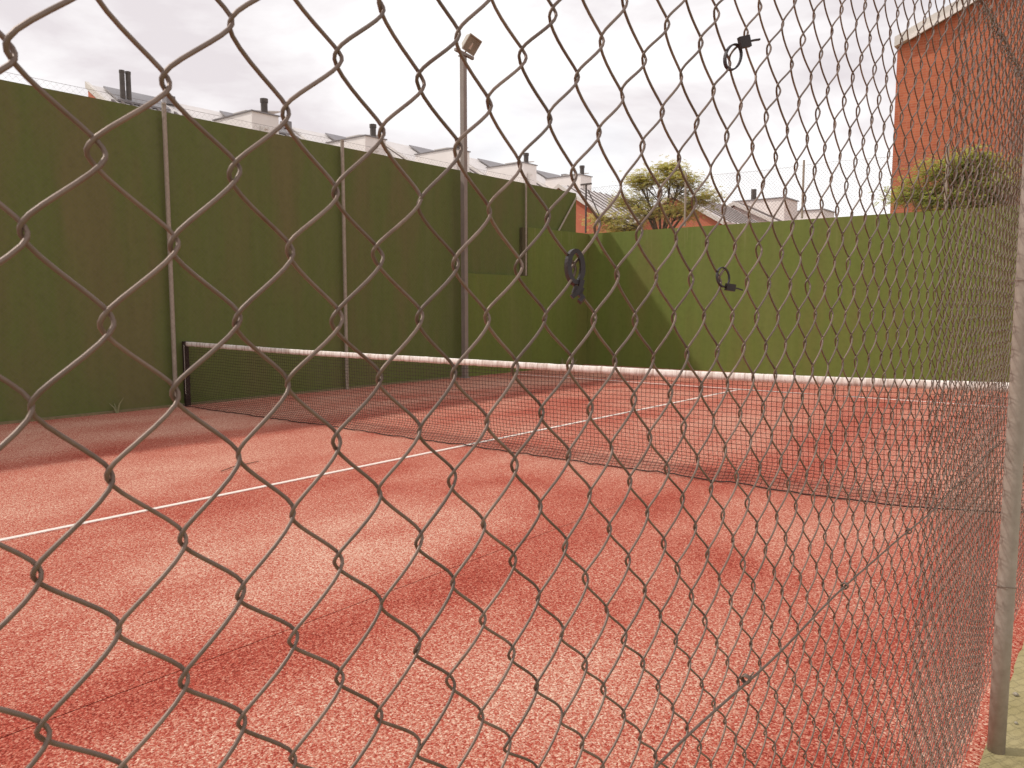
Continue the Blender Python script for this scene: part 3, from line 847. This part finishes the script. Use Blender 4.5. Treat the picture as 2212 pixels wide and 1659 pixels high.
# ------------------------------------------------------------------ trees
def tree(name, label, base, trunk_h, crown, nclump, leafmat, leaf, seed, flat=0.5):
    """crown: list of (cx, cy, cz, rx, ry, rz) lobes in world space"""
    r_ = random.Random(seed)
    t = empty(name, base, label, 'tree')
    B = Vector(base)
    br = MB()
    top = Vector((0, 0, trunk_h))
    br.tube([(0, 0, 0), (0.03, 0.02, trunk_h * 0.5), tuple(top)], [0.12, 0.10, 0.085], 8)
    tips = []
    for (cx, cy, cz, rx, ry, rz) in crown:
        c = Vector((cx, cy, cz)) - B
        mid = top.lerp(c, 0.5) + Vector((r_.uniform(-.1, .1), r_.uniform(-.1, .1), 0.12))
        br.tube([tuple(top * 0.98), tuple(mid), tuple(c)], [0.06, 0.04, 0.02], 6)
        for _ in range(15):
            d = Vector((r_.gauss(0, 1), r_.gauss(0, 1), r_.gauss(0.25, 0.7))).normalized()
            e = c + Vector((d.x * rx, d.y * ry, d.z * rz)) * r_.uniform(0.5, 1.25)
            m_ = mid.lerp(c, r_.uniform(0.1, 1.0))
            br.tube([tuple(m_), tuple(m_.lerp(e, 0.5) + Vector((0, 0, 0.05))), tuple(e)], [0.018, 0.012, 0.006], 4)
            tips.append((e, c, (rx, ry, rz)))
    br.build('trunk', M['bark'], t, smooth=True)
    V, F = [], []
    per = nclump // len(tips)
    for e, c, (rx, ry, rz) in tips:
        for _ in range(per):
            # a drooping compound frond of paired leaflets
            p = e + Vector((r_.gauss(0, 0.19), r_.gauss(0, 0.19), r_.gauss(0, 0.10)))
            az = r_.uniform(0, 2 * math.pi); drp = r_.uniform(-0.65, 0.55)
            ax = Vector((math.cos(az), math.sin(az), drp)).normalized()
            sd = ax.cross(Vector((0, 0, 1))).normalized()
            upv = sd.cross(ax)
            L = leaf * r_.uniform(1.6, 3.2)
            for q in range(5):
                s_ = (q + 0.6) / 5
                o_ = p + ax * L * s_ + Vector((0, 0, -0.12 * L * s_ * s_))
                for sg in (-1, 1):
                    tip = o_ + (sd * sg + ax * 0.45).normalized() * leaf * (1.1 - 0.5 * s_) + upv * r_.uniform(-0.25, 0.25) * leaf
                    w = ax * leaf * 0.24
                    md = (o_ + tip) / 2
                    k = len(V)
                    V += [tuple(o_), tuple(md + w), tuple(tip), tuple(md - w)]
                    F.append((k, k + 1, k + 2, k + 3))
    tag(mesh_obj('crown', V, F, leafmat, t), kind='stuff')
    return t
tree('locust_tree', 'airy yellow green tree rising behind the end wall left of centre', (24, 12.75, 0), 3.7,
     [(24.0, 12.85, 5.75, 0.6, 0.75, 0.30), (24.2, 13.9, 5.15, 0.6, 0.75, 0.25), (23.9, 12.1, 5.55, 0.5, 0.60, 0.35), (24.0, 11.6, 5.0, 0.6, 0.70, 0.22),
      (23.8, 14.6, 4.55, 0.5, 0.65, 0.22), (24.1, 13.2, 4.75, 0.6, 0.80, 0.30), (24.0, 12.2, 4.6, 0.6, 0.7, 0.25), (23.9, 13.55, 5.75, 0.4, 0.35, 0.25), (24.0, 14.2, 4.2, 0.5, 0.7, 0.2), (24.0, 12.4, 6.05, 0.3, 0.35, 0.12)], 5200, M['leaf_c'], 0.072, 3)
tree('broad_tree', 'yellow green tree before the orange brick building at right', (21.6, 3.75, 0), 3.2,
     [(21.6, 4.55, 4.30, 0.5, 0.55, 0.28), (21.7, 3.75, 4.70, 0.5, 0.60, 0.38), (21.5, 3.2, 4.55, 0.5, 0.55, 0.35), (21.6, 2.75, 4.20, 0.5, 0.45, 0.25),
      (21.6, 3.9, 4.1, 0.5, 0.65, 0.25), (21.6, 3.4, 4.95, 0.35, 0.30, 0.2), (21.6, 3.2, 3.9, 0.5, 0.8, 0.2)], 4300, M['leaf_r'], 0.078, 5)

# ------------------------------------------------------------------ small things
def weed(loc, label, hgt, seed):
    r_ = random.Random(seed); e = empty('weed', loc, label, 'weed', 'weeds at the wall foot')
    for i in range(4):
        a = r_.uniform(0, 6.28); l = hgt * r_.uniform(0.5, 1.0)
        b = MB(); b.tube([(0.01 * math.cos(a), 0.01 * math.sin(a), 0), (0.04 * math.cos(a), 0.04 * math.sin(a), l * 0.6), (0.10 * math.cos(a), 0.10 * math.sin(a), l)], [0.012, 0.010, 0.002], 5)
        b.build('stem', M['weed'], e)
weed((17.2, WY - 0.16, 0), 'thin weed sprouting at the foot of the low green wall', 0.30, 1)
weed((17.75, WY - 0.16, 0), 'smaller weed right beside the corner of the green walls', 0.22, 2)
weed((5.6, WY - 0.10, 0), 'pale weed at the foot of the tall wall left of the net', 0.26, 4)
b = MB(); b.tube([(-0.26, -0.10, 0.012), (-0.10, -0.03, 0.016), (0.05, 0.02, 0.011), (0.26, 0.05, 0.012)], [0.004, 0.005, 0.005, 0.003], 5)
tag(b.build('twig', M['twig'], loc=(4.45, 7.02, 0)), 'thin dark twig lying on the red turf beside the white line', 'twig')
def pebble(loc, r, label, seed):
    r_ = random.Random(seed); b = MB()
    n = 8; V = []; F = []
    for i in range(5):
        ph = -math.pi/2 + math.pi * (i + 0.5) / 5
        for k in range(n):
            a = 2 * math.pi * k / n; q = r * r_.uniform(0.85, 1.15)
            V.append((q * math.cos(ph) * math.cos(a) * 1.2, q * math.cos(ph) * math.sin(a), q * 0.7 * math.sin(ph) + r * 0.6))
    for i in range(4):
        for k in range(n): F.append((i*n + k, i*n + (k+1) % n, (i+1)*n + (k+1) % n, (i+1)*n + k))
    F.append(tuple(range(n))[::-1]); F.append(tuple(4*n + k for k in range(n)))
    b.add(V, F); o = b.build('pebble', M['stone'], loc=loc, smooth=True)
    tag(o, label, 'pebble', 'pebbles on the pavement')
pebble((3.719, 0.325, 0.016), 0.011, 'dark pebble on the pale pavement right of the fence post', 1)
pebble((3.459, 0.295, 0.016), 0.007, 'tiny pale pebble on pavement between fence post and darker pebble', 2)
